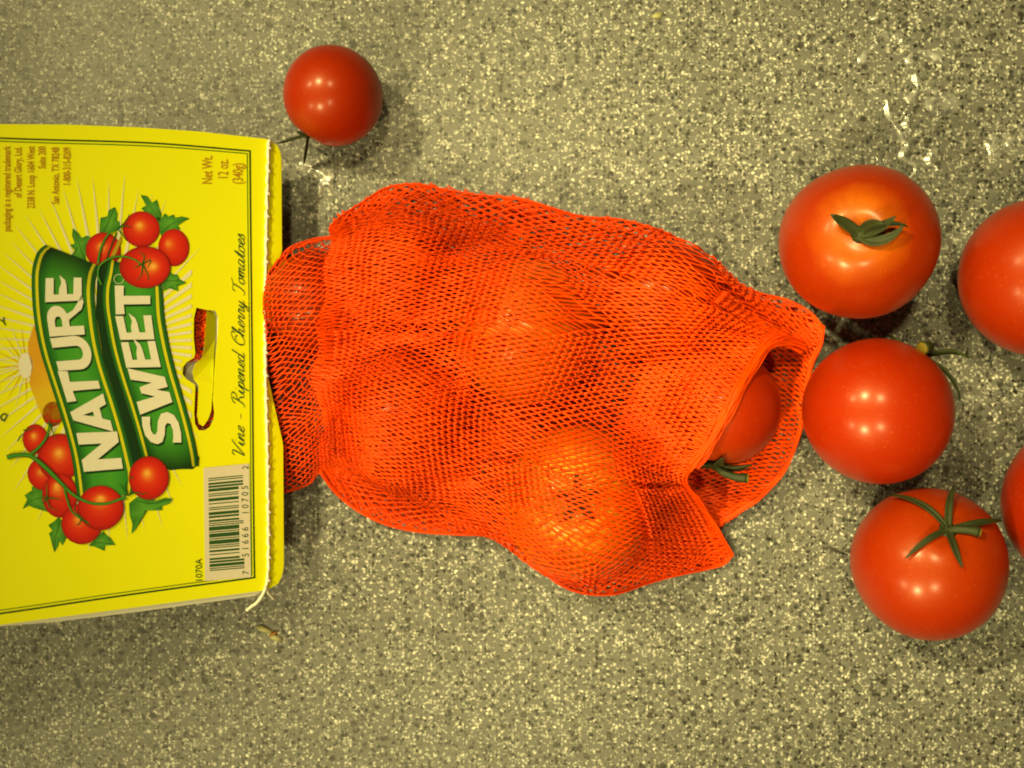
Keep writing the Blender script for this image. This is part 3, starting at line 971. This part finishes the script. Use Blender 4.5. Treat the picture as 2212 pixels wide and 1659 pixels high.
LET = {
    'N': [[(0, 0), (0, 1), (.30, 1), (.70, .42), (.70, 1), (1, 1), (1, 0), (.72, 0), (.29, .60), (.29, 0)]],
    'A': [[(-.04, 0), (.34, 1), (.66, 1), (1.04, 0), (.74, 0), (.66, .20), (.34, .20), (.27, 0)], [(.42, .40), (.58, .40), (.50, .70)]],
    'T': [[(0, 1), (1, 1), (1, .74), (.64, .76), (.64, 0), (.34, 0), (.34, .76), (0, .74)]],
    'U': [[(0, 1), (.29, 1), (.29, .38)] + arc(.5, .36, .21, .15, 180, 360, 8) + [(.71, .38), (.71, 1), (1, 1), (1, .40)] + arc(.5, .38, .5, .40, 0, -180, 14)],
    'R': [[(0, 0), (0, 1), (.52, 1)] + arc(.55, .71, .42, .29, 85, -70, 10) + [(.80, .26), (1.08, .08), (1.3, -.02), (1.05, -.06), (.82, .02), (.50, .40), (.29, .40), (.29, 0)],
          [(.29, .60), (.29, .80), (.50, .80), (.60, .76), (.63, .70), (.60, .63), (.50, .60)]],
    'E': [[(0, 0), (0, 1), (1, 1), (1, .78), (.30, .77), (.30, .63), (.55, .62), (.80, .56), (1.12, .62), (.92, .46), (.70, .42), (.30, .40), (.30, .23), (1.02, .22), (1.02, 0)]],
    'W': [[(-.02, 1), (.27, 1), (.36, .44), (.46, .80), (.60, .80), (.70, .42), (.78, 1), (1.04, 1), (.84, 0), (.58, 0), (.52, .34), (.44, 0), (.18, 0)]],
    'S': [[(.02, .06), (.04, .30)] + [(.20, .24), (.42, .20), (.62, .22), (.66, .30), (.58, .38), (.30, .46), (.08, .58), (.02, .74), (.10, .90), (.32, 1.0), (.62, 1.0), (.92, .94), (.90, .71), (.66, .78), (.46, .80), (.34, .77), (.33, .70), (.44, .63), (.74, .54), (.96, .40), (1.0, .22), (.88, .06), (.62, -.01), (.30, 0)]],
}


def quad(q, x, y):
    BL, BR, TL, TR = (np.array(p, float) for p in q)
    return (BL * (1 - x) + BR * x) * (1 - y) + (TL * (1 - x) + TR * x) * y


WORDS = [('N', (905, 1488), (862, 1215), (618, 1512), (562, 1226)), ('A', (832, 1205), (762, 945), (566, 1196), (490, 1010)), ('T', (756, 962), (705, 772), (495, 1000), (424, 770)),
         ('U', (690, 752), (640, 500), (432, 768), (368, 530)), ('R', (625, 500), (600, 275), (366, 516), (332, 285)), ('E', (602, 250), (600, 85), (332, 262), (336, 85)),
         ('S', (1352, 1300), (1290, 1065), (1092, 1318), (1022, 1090)), ('W', (1285, 1048), (1198, 768), (1030, 1085), (942, 762)), ('E', (1184, 740), (1142, 552), (930, 745), (890, 558)),
         ('E', (1137, 536), (1114, 362), (886, 540), (848, 366)), ('T', (1106, 345), (1106, 142), (852, 352), (844, 140))]
for ch, *q in WORDS:
    loops = LET[ch]
    for dx, dy, c, ly in ((10, 16, (.004, .035, .006), 8), (0, 0, CREAM, 10)):
        pl = []
        for l in loops:
            pl.append([c2(*(quad(q, x, y) + np.array((dx, dy)))) for x, y in l])
        printed('letter' if ly == 10 else 'letter_shadow', pl, c, ly)
# registered mark
ribbon('registered_mark', [c1(875 + 36 * math.cos(t), 1222 + 34 * math.sin(t)) for t in np.linspace(0, 2 * math.pi, 14)], 1.6, (.45, .52, .35), 9, 28)

# tomatoes in front of the banner, stems and small calyxes
printed_tomato(*c1(1066, 1135), 188 * K, 155 * K, 12, .35, -.05, 1.0)
printed_tomato(*c3(600, 790), 150 * K, 150 * K, 11, -.2, -.25, .7)
printed_tomato(*c3(740, 672), 170 * K, 165 * K, 12, 0, -.45, 1.0)
printed_tomato(*c3(1095, 452), 148 * K, 160 * K, 12, -.1, -.25, 1.0)


def stem_line(pts, w, layer=14):
    ribbon('printed_stem', pts, np.array(w) * 1.5, (.006, .045, .008), layer)
    ribbon('printed_stem', pts, w, (.05, .24, .02), layer + 1)


stem_line(k3((50, 300), (110, 285), (200, 282), (270, 320), (340, 380), (430, 470), (520, 560), (600, 610), (690, 640), (790, 638), (860, 615), (930, 590)), [7, 6, 6, 7, 7, 6, 5, 5, 4, 4, 4, 5])
stem_line(k3((225, 275), (290, 220), (340, 150), (365, 60)), [5, 4, 3.5, 3])
stem_line(k3((470, 510), (490, 600), (530, 700), (600, 755), (650, 780)), [3.5, 3, 3, 2.5, 2])
stem_line(k1((745, 1265), (720, 1200), (730, 1130), (790, 1080), (880, 1055), (980, 1075), (1040, 1115)), [3.5, 3.5, 3.5, 3.5, 3, 2.5, 2.5])
stem_line(k1((718, 1110), (740, 1000), (790, 900), (850, 860)), [3.5, 3, 3, 2.5])
for pts in (k1((1050, 1110), (1060, 1050), (1015, 1020)), k1((1050, 1110), (1110, 1080), (1085, 1140)), k1((1050, 1110), (980, 1140)), k1((1050, 1110), (1085, 1190), (1095, 1235)), k1((1050, 1110), (1040, 1190), (1005, 1235)),
            k1((870, 850), (920, 830), (970, 840)), k1((870, 855), (900, 900), (935, 945)), k1((870, 850), (930, 790), (950, 740)),
            k3((370, 60), (330, 40)), k3((370, 60), (440, 40)), k3((370, 60), (390, 120), (410, 170)), k3((370, 60), (350, 10)),
            k3((340, 600), (345, 530), (340, 480)), k3((340, 600), (290, 580)), k3((340, 600), (400, 600), (455, 615)), k3((340, 600), (370, 670), (430, 690)), k3((340, 600), (310, 640)),
            k3((600, 750), (580, 790), (560, 795)), k3((600, 750), (660, 800)), k3((600, 750), (550, 690), (555, 650)),
            k3((940, 580), (1000, 560), (1050, 570), (1090, 555)), k3((940, 580), (920, 500), (940, 470)), k3((940, 580), (900, 520), (868, 490)),
            k3((170, 100), (210, 95), (260, 80)), k3((130, 180), (150, 140), (180, 120)), k3((955, 445), (985, 455))):
    ribbon('printed_sepal', pts, [3.2, 2.4, .8], (.012, .10, .012), 16, 10)

# barcode
bq = [c3(1512, 1212), c3(1500, 378), c3(1850, 1184), c3(1836, 346)]   # along y: lower left, upper left, lower right, upper right
def bcode(u, v):   # u: reading direction (upward), v: toward the digits
    a = np.array(bq[0]) * (1 - u) + np.array(bq[1]) * u
    b = np.array(bq[2]) * (1 - u) + np.array(bq[3]) * u
    return tuple(a * (1 - v) + b * v)
printed('barcode_panel', [[bcode(0, 0), bcode(1, 0), bcode(1, 1), bcode(0, 1)]], (.60, .55, .47), 2)
LC = ['0001101', '0011001', '0010011', '0111101', '0100011', '0110001', '0101111', '0111011', '0110111', '0001011']
num = '751666107052'
bits = '101' + ''.join(LC[int(c)] for c in num[:6]) + '01010' + ''.join(''.join('1' if b == '0' else '0' for b in LC[int(c)]) for c in num[6:]) + '101'
u0, u1 = .085, .905
i = 0
while i < 95:
    if bits[i] == '1':
        j = i
        while j < 95 and bits[j] == '1': j += 1
        long = i < 10 or i > 84 or 45 <= i < 50
        a, b = u0 + (u1 - u0) * i / 95, u0 + (u1 - u0) * j / 95
        vv_ = .86 if long else .76
        printed('barcode_bar', [[bcode(a, .10), bcode(b, .10), bcode(b, vv_), bcode(a, vv_)]], INK, 3)
        i = j
    else:
        i += 1


# small lettering set in a plain face
def text_print(name, s, origin, up, size, width, c, layer, align='LEFT', bold=0.0):
    """text that reads along direction 'up' (unit, frame coordinates), letters' tops to its left"""
    cu = bpy.data.curves.new('lettering', 'FONT')
    cu.body = s; cu.size = 1.0; cu.align_x = align; cu.offset = bold
    cu.resolution_u = 3
    ob = bpy.data.objects.new('lettering', cu)
    col.objects.link(ob)
    dg = bpy.context.evaluated_depsgraph_get()
    me0 = ob.evaluated_get(dg).to_mesh()
    vs = np.array([v.co[:2] for v in me0.vertices]); fs = [tuple(p.vertices) for p in me0.polygons]
    ob.evaluated_get(dg).to_mesh_clear()
    bpy.data.objects.remove(ob); bpy.data.curves.remove(cu)
    u = np.array(up, float); u /= np.linalg.norm(u)
    lft = np.array([u[1], -u[0]])           # frame y points down: left of 'up' is -x when up = (0,-1)
    V = [on_card(*(np.array(origin) + u * x * size * width + lft * y * size), .004 + .0022 * layer) for x, y in vs]
    V = np.array(V)
    F = []
    for f in fs:
        a, b, cc = V[f[0]], V[f[1]], V[f[2]]
        F.append(f if np.cross(b - a, cc - a)[2] > 0 else f[::-1])
    return link(name, mesh(name, V, F, [c] * len(V)), M_print, card)


UPD = (0.0, -1.0)
for s, x, y in (('NatureSweet and its', -4, 330), ('packaging is a registered trademark', 22, 316), ('of Desert Glory, Ltd.', 46, 317), ('2338 N. Loop 1604 West', 74, 316), ('Suite 200', 98, 316), ('San Antonio, TX 78248', 127, 318), ('1-800-315-8209', 152, 318)):
    text_print('address_line', s, (x, y), UPD, 23, .56, (.42, .19, .008), 2, 'RIGHT', .010)
for s, x, y in (('Net Wt.', 458, 398), ('12 oz.', 492, 388), ('(340g)', 524, 398)):
    text_print('net_weight', s, (x, y), UPD, 32, .56, (.42, .19, .008), 2, 'LEFT', .008)
text_print('lot_number', '1070A', (437, 1258), (-.02, -1), 21, .92, INK, 2)
text_print('barcode_digit', '7', c3(1832, 1165), (-.03, -1), 19, .95, INK, 4)
text_print('barcode_digits', '5 1 6 6 6', c3(1833, 1035), (-.02, -1), 21, .86, INK, 4)
text_print('barcode_digits', '1 0 7 0 5', c3(1832, 722), (-.02, -1), 21, .83, INK, 4)
text_print('barcode_digit', '2', c3(1830, 390), (-.02, -1), 19, .95, INK, 4)
# grower's name on an arc round the little sun (most of it beyond the frame)
arcw = 'DESERT GLORY'
for k, ch in enumerate(arcw):
    if ch == ' ': continue
    a = D2R(118 + (242 - 118) * k / (len(arcw) - 1))
    x, y = 62 + 108 * math.cos(a), 798 + 108 * math.sin(a)
    text_print('arc_letter', ch, (x, y), (-math.sin(a), math.cos(a)), 24, .85, INK, 4, 'CENTER', .02)

# the line in a flowing hand: strokes per letter (x right, y up, x-height .45)
SC = {
    'V': [[(.02, .72), (.10, .86), (.22, .84), (.24, .60), (.22, 0), (.40, .35), (.62, .80), (.72, .90)]],
    'i': [[(.0, .12), (.10, .42), (.08, .10), (.14, .0), (.26, .12)], [(.13, .60), (.15, .63)]],
    'n': [[(.0, .12), (.08, .43), (.06, .0)], [(.06, .15), (.18, .42), (.26, .40), (.24, .08), (.30, .0), (.40, .12)]],
    'e': [[(.0, .12), (.14, .22), (.24, .36), (.18, .45), (.08, .34), (.06, .12), (.14, .0), (.30, .12)]],
    '-': [[(.05, .25), (.28, .27)]],
    'R': [[(.22, .86), (.16, .30), (.08, .02), (-.04, .0)], [(-.02, .66), (.06, .86), (.30, .95), (.46, .84), (.40, .60), (.20, .46), (.36, .30), (.46, .04), (.58, .06)]],
    'p': [[(.0, .12), (.10, .44), (.04, -.32)], [(.06, .15), (.18, .43), (.28, .36), (.24, .06), (.12, .02), (.34, .10)]],
    'd': [[(.26, .40), (.12, .44), (.02, .20), (.10, .0), (.24, .20), (.34, .92)], [(.27, .30), (.24, .06), (.32, .0), (.42, .12)]],
    'C': [[(.50, .70), (.54, .86), (.40, .95), (.16, .74), (.06, .34), (.18, .02), (.38, .04), (.52, .22)], [(.20, .60), (.34, .66), (.44, .52)]],
    'h': [[(.0, .12), (.20, .80), (.16, .92), (.10, .60), (.04, .0)], [(.06, .18), (.18, .42), (.26, .38), (.22, .06), (.30, .0), (.40, .12)]],
    'r': [[(.0, .12), (.10, .46), (.14, .38), (.22, .42), (.18, .08), (.24, .0), (.34, .12)]],
    'y': [[(.0, .12), (.08, .42), (.06, .10), (.14, .0), (.26, .40)], [(.26, .42), (.16, -.20), (.04, -.36), (.0, -.22), (.20, -.02), (.36, .12)]],
    'T': [[(.02, .70), (.10, .86), (.34, .84), (.60, .95)], [(.34, .84), (.28, .30), (.16, .0), (.0, .06)]],
    'o': [[(.20, .42), (.06, .36), (.02, .12), (.14, .0), (.26, .18), (.20, .42), (.36, .34)]],
    'm': [[(.0, .12), (.08, .43), (.06, .0)], [(.06, .15), (.16, .42), (.23, .38), (.21, .0)], [(.21, .15), (.32, .42), (.39, .38), (.37, .06), (.43, .0), (.52, .12)]],
    'a': [[(.26, .40), (.12, .44), (.02, .20), (.10, .0), (.24, .20), (.28, .42), (.25, .08), (.31, .0), (.42, .12)]],
    't': [[(.0, .12), (.18, .74), (.10, .10), (.16, .0), (.28, .12)], [(.02, .46), (.26, .48)]],
    's': [[(.0, .12), (.14, .48), (.16, .30), (.20, .12), (.10, .0), (.0, .06)]],
    ' ': [],
}
ADV = {'V': .62, 'i': .25, 'n': .39, 'e': .29, '-': .40, 'R': .56, 'p': .33, 'd': .41, 'C': .52, 'h': .39, 'r': .32, 'y': .35, 'T': .50, 'o': .33, 'm': .51, 'a': .41, 't': .27, 's': .26, ' ': .28}
line = 'Vine - Ripened Cherry Tomatoes'
tot = sum(ADV[c] for c in line)
pA = np.array(c2(1800, 1425)); pB = np.array(c1(1802, 895))
Lpx = np.linalg.norm(pB - pA); sx_ = Lpx / tot; sy_ = 30.0
u = (pB - pA) / Lpx; lf_ = np.array([u[1], -u[0]])
x = 0
for ch in line:
    parts = []
    for st in SC[ch]:
        pts = [pA + u * (x + px_ + .30 * py_) * sx_ + lf_ * py_ * sy_ for px_, py_ in st]
        parts.append(ribbon(None, pts, 2.0, INK, 3, max(8, 7 * len(pts)), (1.0, 1.9, tuple(lf_))))
    if parts: merged('script_letter', parts, INK)
    x += ADV[ch]

# stitching along the card's edge, with two loose ends
path = []
base = catmull([(579, 302), (575, 450), (572, 620), (572, 800), (576, 960), (578, 1120), (578, 1230), (573, 1272)], 260)
for i, (x, y) in enumerate(base):
    ph = (i % 13) / 13.0
    lift = .045 if ph > .12 else .01
    path.append(on_card(x + (2.6 if ph < .15 else 0) + .5 * math.sin(i * .7), y, lift))
link('stitching', mesh('stitching', *tube(path, [.034 + .006 * math.sin(i * .9) for i in range(len(path))], 7)), M_string, bag, True)
for y_ in range(320, 1262, 49):
    xx = np.interp(y_, base[:, 1], base[:, 0])
    a = on_card(xx - 3, y_ - 3, .05); b = on_card(xx + 6, y_ + 3, .045)
    link('stitch_knot', mesh('stitch_knot', *tube(catmull([a, (a + b) / 2 + CN * .03, b], 6), .026, 6)), M_string, bag, True)
for pts in ([(574, 1266, .05), (566, 1284, .04), (557, 1302, -.05), (546, 1314, -.15), (537, 1323, -.2)], [(574, 1268, .04), (580, 1280, -.05), (590, 1290, -.15), (600, 1299, -.3)]):
    q = catmull([on_card(*p) for p in pts], 14)
    link('string_end', mesh('string_end', *tube(q, np.linspace(.034, .030, 14), 7)), M_string, bag, True)

# ------------------------------------------------------------------ spilt water
def water_ribbon(pts, w, h, seed, label):
    rs = np.random.RandomState(seed)
    Q = catmull([at(*p, 0)[:2] for p in pts], 10 * len(pts))
    n = len(Q); T = np.gradient(Q, axis=0); T /= np.linalg.norm(T, axis=1)[:, None] + 1e-9
    nn = np.stack([-T[:, 1], T[:, 0]], 1)
    s = np.linspace(0, 1, n)
    ww = w * (1 + .45 * np.sin(9 * s + seed) + .3 * np.sin(23 * s + 2 * seed)) * np.minimum(1, np.minimum(s, 1 - s) * 9 + .12)
    V = []; F = []; m = 7
    for i in range(n):
        for k in range(m):
            t = -1 + 2 * k / (m - 1)
            V.append((*(Q[i] + nn[i] * t * ww[i] / 2), .004 + h * (1 - abs(t) ** 1.25) * min(1, ww[i] / w + .2)))
    for i in range(n - 1):
        for k in range(m - 1):
            a = i * m + k; F.append((a, a + 1, a + m + 1, a + m))
    F = [f[::-1] for f in F]
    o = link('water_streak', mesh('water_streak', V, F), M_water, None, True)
    tag(o, label, 'water streak', 'water spilt on the counter')


def water_blob(px, py, rx, ry, h, seed, label, mat, name='water_drop', cat='water drop'):
    rs = np.random.RandomState(seed); ph = rs.rand(5) * 6.28
    c = at(px, py, 0); k = CAMH / FPX; n = 30; R = 7
    V = [(c[0], c[1], .004 + h)]; F = []
    for j in range(1, R + 1):
        q = j / R
        for i in range(n):
            t = 2 * math.pi * i / n
            w = 1 + .16 * math.sin(2 * t + ph[0]) + .13 * math.sin(3 * t + ph[1]) + .09 * math.sin(5 * t + ph[2]) + .06 * math.sin(8 * t + ph[3])
            V.append((c[0] + rx * k * q * w * math.cos(t), c[1] + ry * k * q * w * math.sin(t), .004 + h * (1 - q * q)))
    for i in range(n): F.append((0, 1 + i, 1 + (i + 1) % n))
    for j in range(R - 1):
        for i in range(n):
            i2 = (i + 1) % n
            F.append((1 + j * n + i, 1 + (j + 1) * n + i, 1 + (j + 1) * n + i2, 1 + j * n + i2))
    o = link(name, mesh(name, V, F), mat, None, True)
    tag(o, label, cat, 'water spilt on the counter')


w4 = lambda *ps: [(1636 + x * .2604, y * .2604) for x, y in ps]
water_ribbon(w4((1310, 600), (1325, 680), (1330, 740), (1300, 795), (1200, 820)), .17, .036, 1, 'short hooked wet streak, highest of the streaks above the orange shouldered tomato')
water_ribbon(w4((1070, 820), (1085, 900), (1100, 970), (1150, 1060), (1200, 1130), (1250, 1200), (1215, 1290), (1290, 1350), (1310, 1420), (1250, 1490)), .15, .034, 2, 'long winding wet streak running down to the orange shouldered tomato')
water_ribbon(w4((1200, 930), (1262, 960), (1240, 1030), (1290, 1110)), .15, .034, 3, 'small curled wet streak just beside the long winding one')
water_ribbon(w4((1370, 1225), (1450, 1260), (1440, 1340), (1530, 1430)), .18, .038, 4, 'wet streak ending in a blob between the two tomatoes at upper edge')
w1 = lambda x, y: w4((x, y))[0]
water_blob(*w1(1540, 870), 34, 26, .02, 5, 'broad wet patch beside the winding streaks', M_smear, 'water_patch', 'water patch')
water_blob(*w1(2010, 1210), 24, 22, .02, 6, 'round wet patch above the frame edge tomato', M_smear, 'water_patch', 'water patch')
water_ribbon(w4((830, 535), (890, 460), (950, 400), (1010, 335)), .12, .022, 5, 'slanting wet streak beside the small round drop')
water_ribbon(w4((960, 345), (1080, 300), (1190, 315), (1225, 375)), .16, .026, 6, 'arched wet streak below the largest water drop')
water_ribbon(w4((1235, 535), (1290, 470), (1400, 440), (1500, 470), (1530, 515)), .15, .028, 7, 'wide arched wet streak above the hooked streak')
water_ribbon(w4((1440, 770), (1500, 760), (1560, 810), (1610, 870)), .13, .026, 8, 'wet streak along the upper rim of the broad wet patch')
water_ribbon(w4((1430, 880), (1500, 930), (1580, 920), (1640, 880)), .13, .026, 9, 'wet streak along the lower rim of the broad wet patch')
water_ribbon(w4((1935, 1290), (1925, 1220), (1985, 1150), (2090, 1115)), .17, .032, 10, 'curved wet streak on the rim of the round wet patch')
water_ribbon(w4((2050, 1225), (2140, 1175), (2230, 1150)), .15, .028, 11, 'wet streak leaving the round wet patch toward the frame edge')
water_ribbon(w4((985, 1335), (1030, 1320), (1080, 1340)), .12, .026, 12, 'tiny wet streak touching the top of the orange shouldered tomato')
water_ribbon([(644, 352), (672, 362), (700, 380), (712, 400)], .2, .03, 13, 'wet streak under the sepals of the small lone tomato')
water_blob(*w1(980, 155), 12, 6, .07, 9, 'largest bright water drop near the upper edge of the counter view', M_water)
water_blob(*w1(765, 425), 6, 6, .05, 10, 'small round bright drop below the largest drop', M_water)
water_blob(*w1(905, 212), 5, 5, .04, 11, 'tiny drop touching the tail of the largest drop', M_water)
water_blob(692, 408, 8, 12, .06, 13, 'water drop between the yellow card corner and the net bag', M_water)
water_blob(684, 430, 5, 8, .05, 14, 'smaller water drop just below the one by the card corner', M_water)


# ------------------------------------------------------------------ scraps on the counter
def flake(name, pts, z, mat, label, cat):
    P = [at(x, y, 0) for x, y in pts]; c = np.mean(P, axis=0); n = len(P)
    V = [c + np.array([0, 0, z + .02])] + [p + np.array([0, 0, z + .012 * math.sin(2.1 * i)]) for i, p in enumerate(P)]
    V += [v - np.array([0, 0, .012]) for v in V]
    F = []
    for i in range(n):
        j = (i + 1) % n
        F += [(0, 1 + j, 1 + i), (n + 1, n + 2 + i, n + 2 + j), (1 + i, 1 + j, n + 2 + j, n + 2 + i)]
    o = link(name, mesh(name, V, F), mat, None, True)
    tag(o, label, cat)


flake('skin_flake', [(552, 1353), (566, 1350), (578, 1356), (590, 1363), (586, 1370), (572, 1366), (560, 1362)], .03, M_flake, 'pale green scrap of vegetable skin just under the string ends', 'scrap')
flake('skin_flake', [(580, 1371), (592, 1370), (606, 1375), (612, 1384), (598, 1384), (586, 1380)], .03, M_flake, 'second pale scrap, lower and nearer the bag, past the brown sliver', 'scrap')
flake('brown_sliver', [(581, 1372), (590, 1366), (600, 1362), (601, 1366), (592, 1371), (584, 1375)], .05, M_brown, 'thin brown sliver lying between the two pale scraps', 'scrap')
flake('skin_flake', [(1416, 28), (1430, 27), (1434, 32), (1426, 40), (1412, 40), (1406, 36)], .02, M_flake, 'faint pale scrap at the upper edge of the counter view', 'scrap')
flake('dark_sliver', [(1786, 1180), (1800, 1184), (1822, 1193), (1836, 1200), (1820, 1198), (1798, 1190)], .02, M_dark, 'thin dark sliver beside the sepal star tomato', 'scrap')
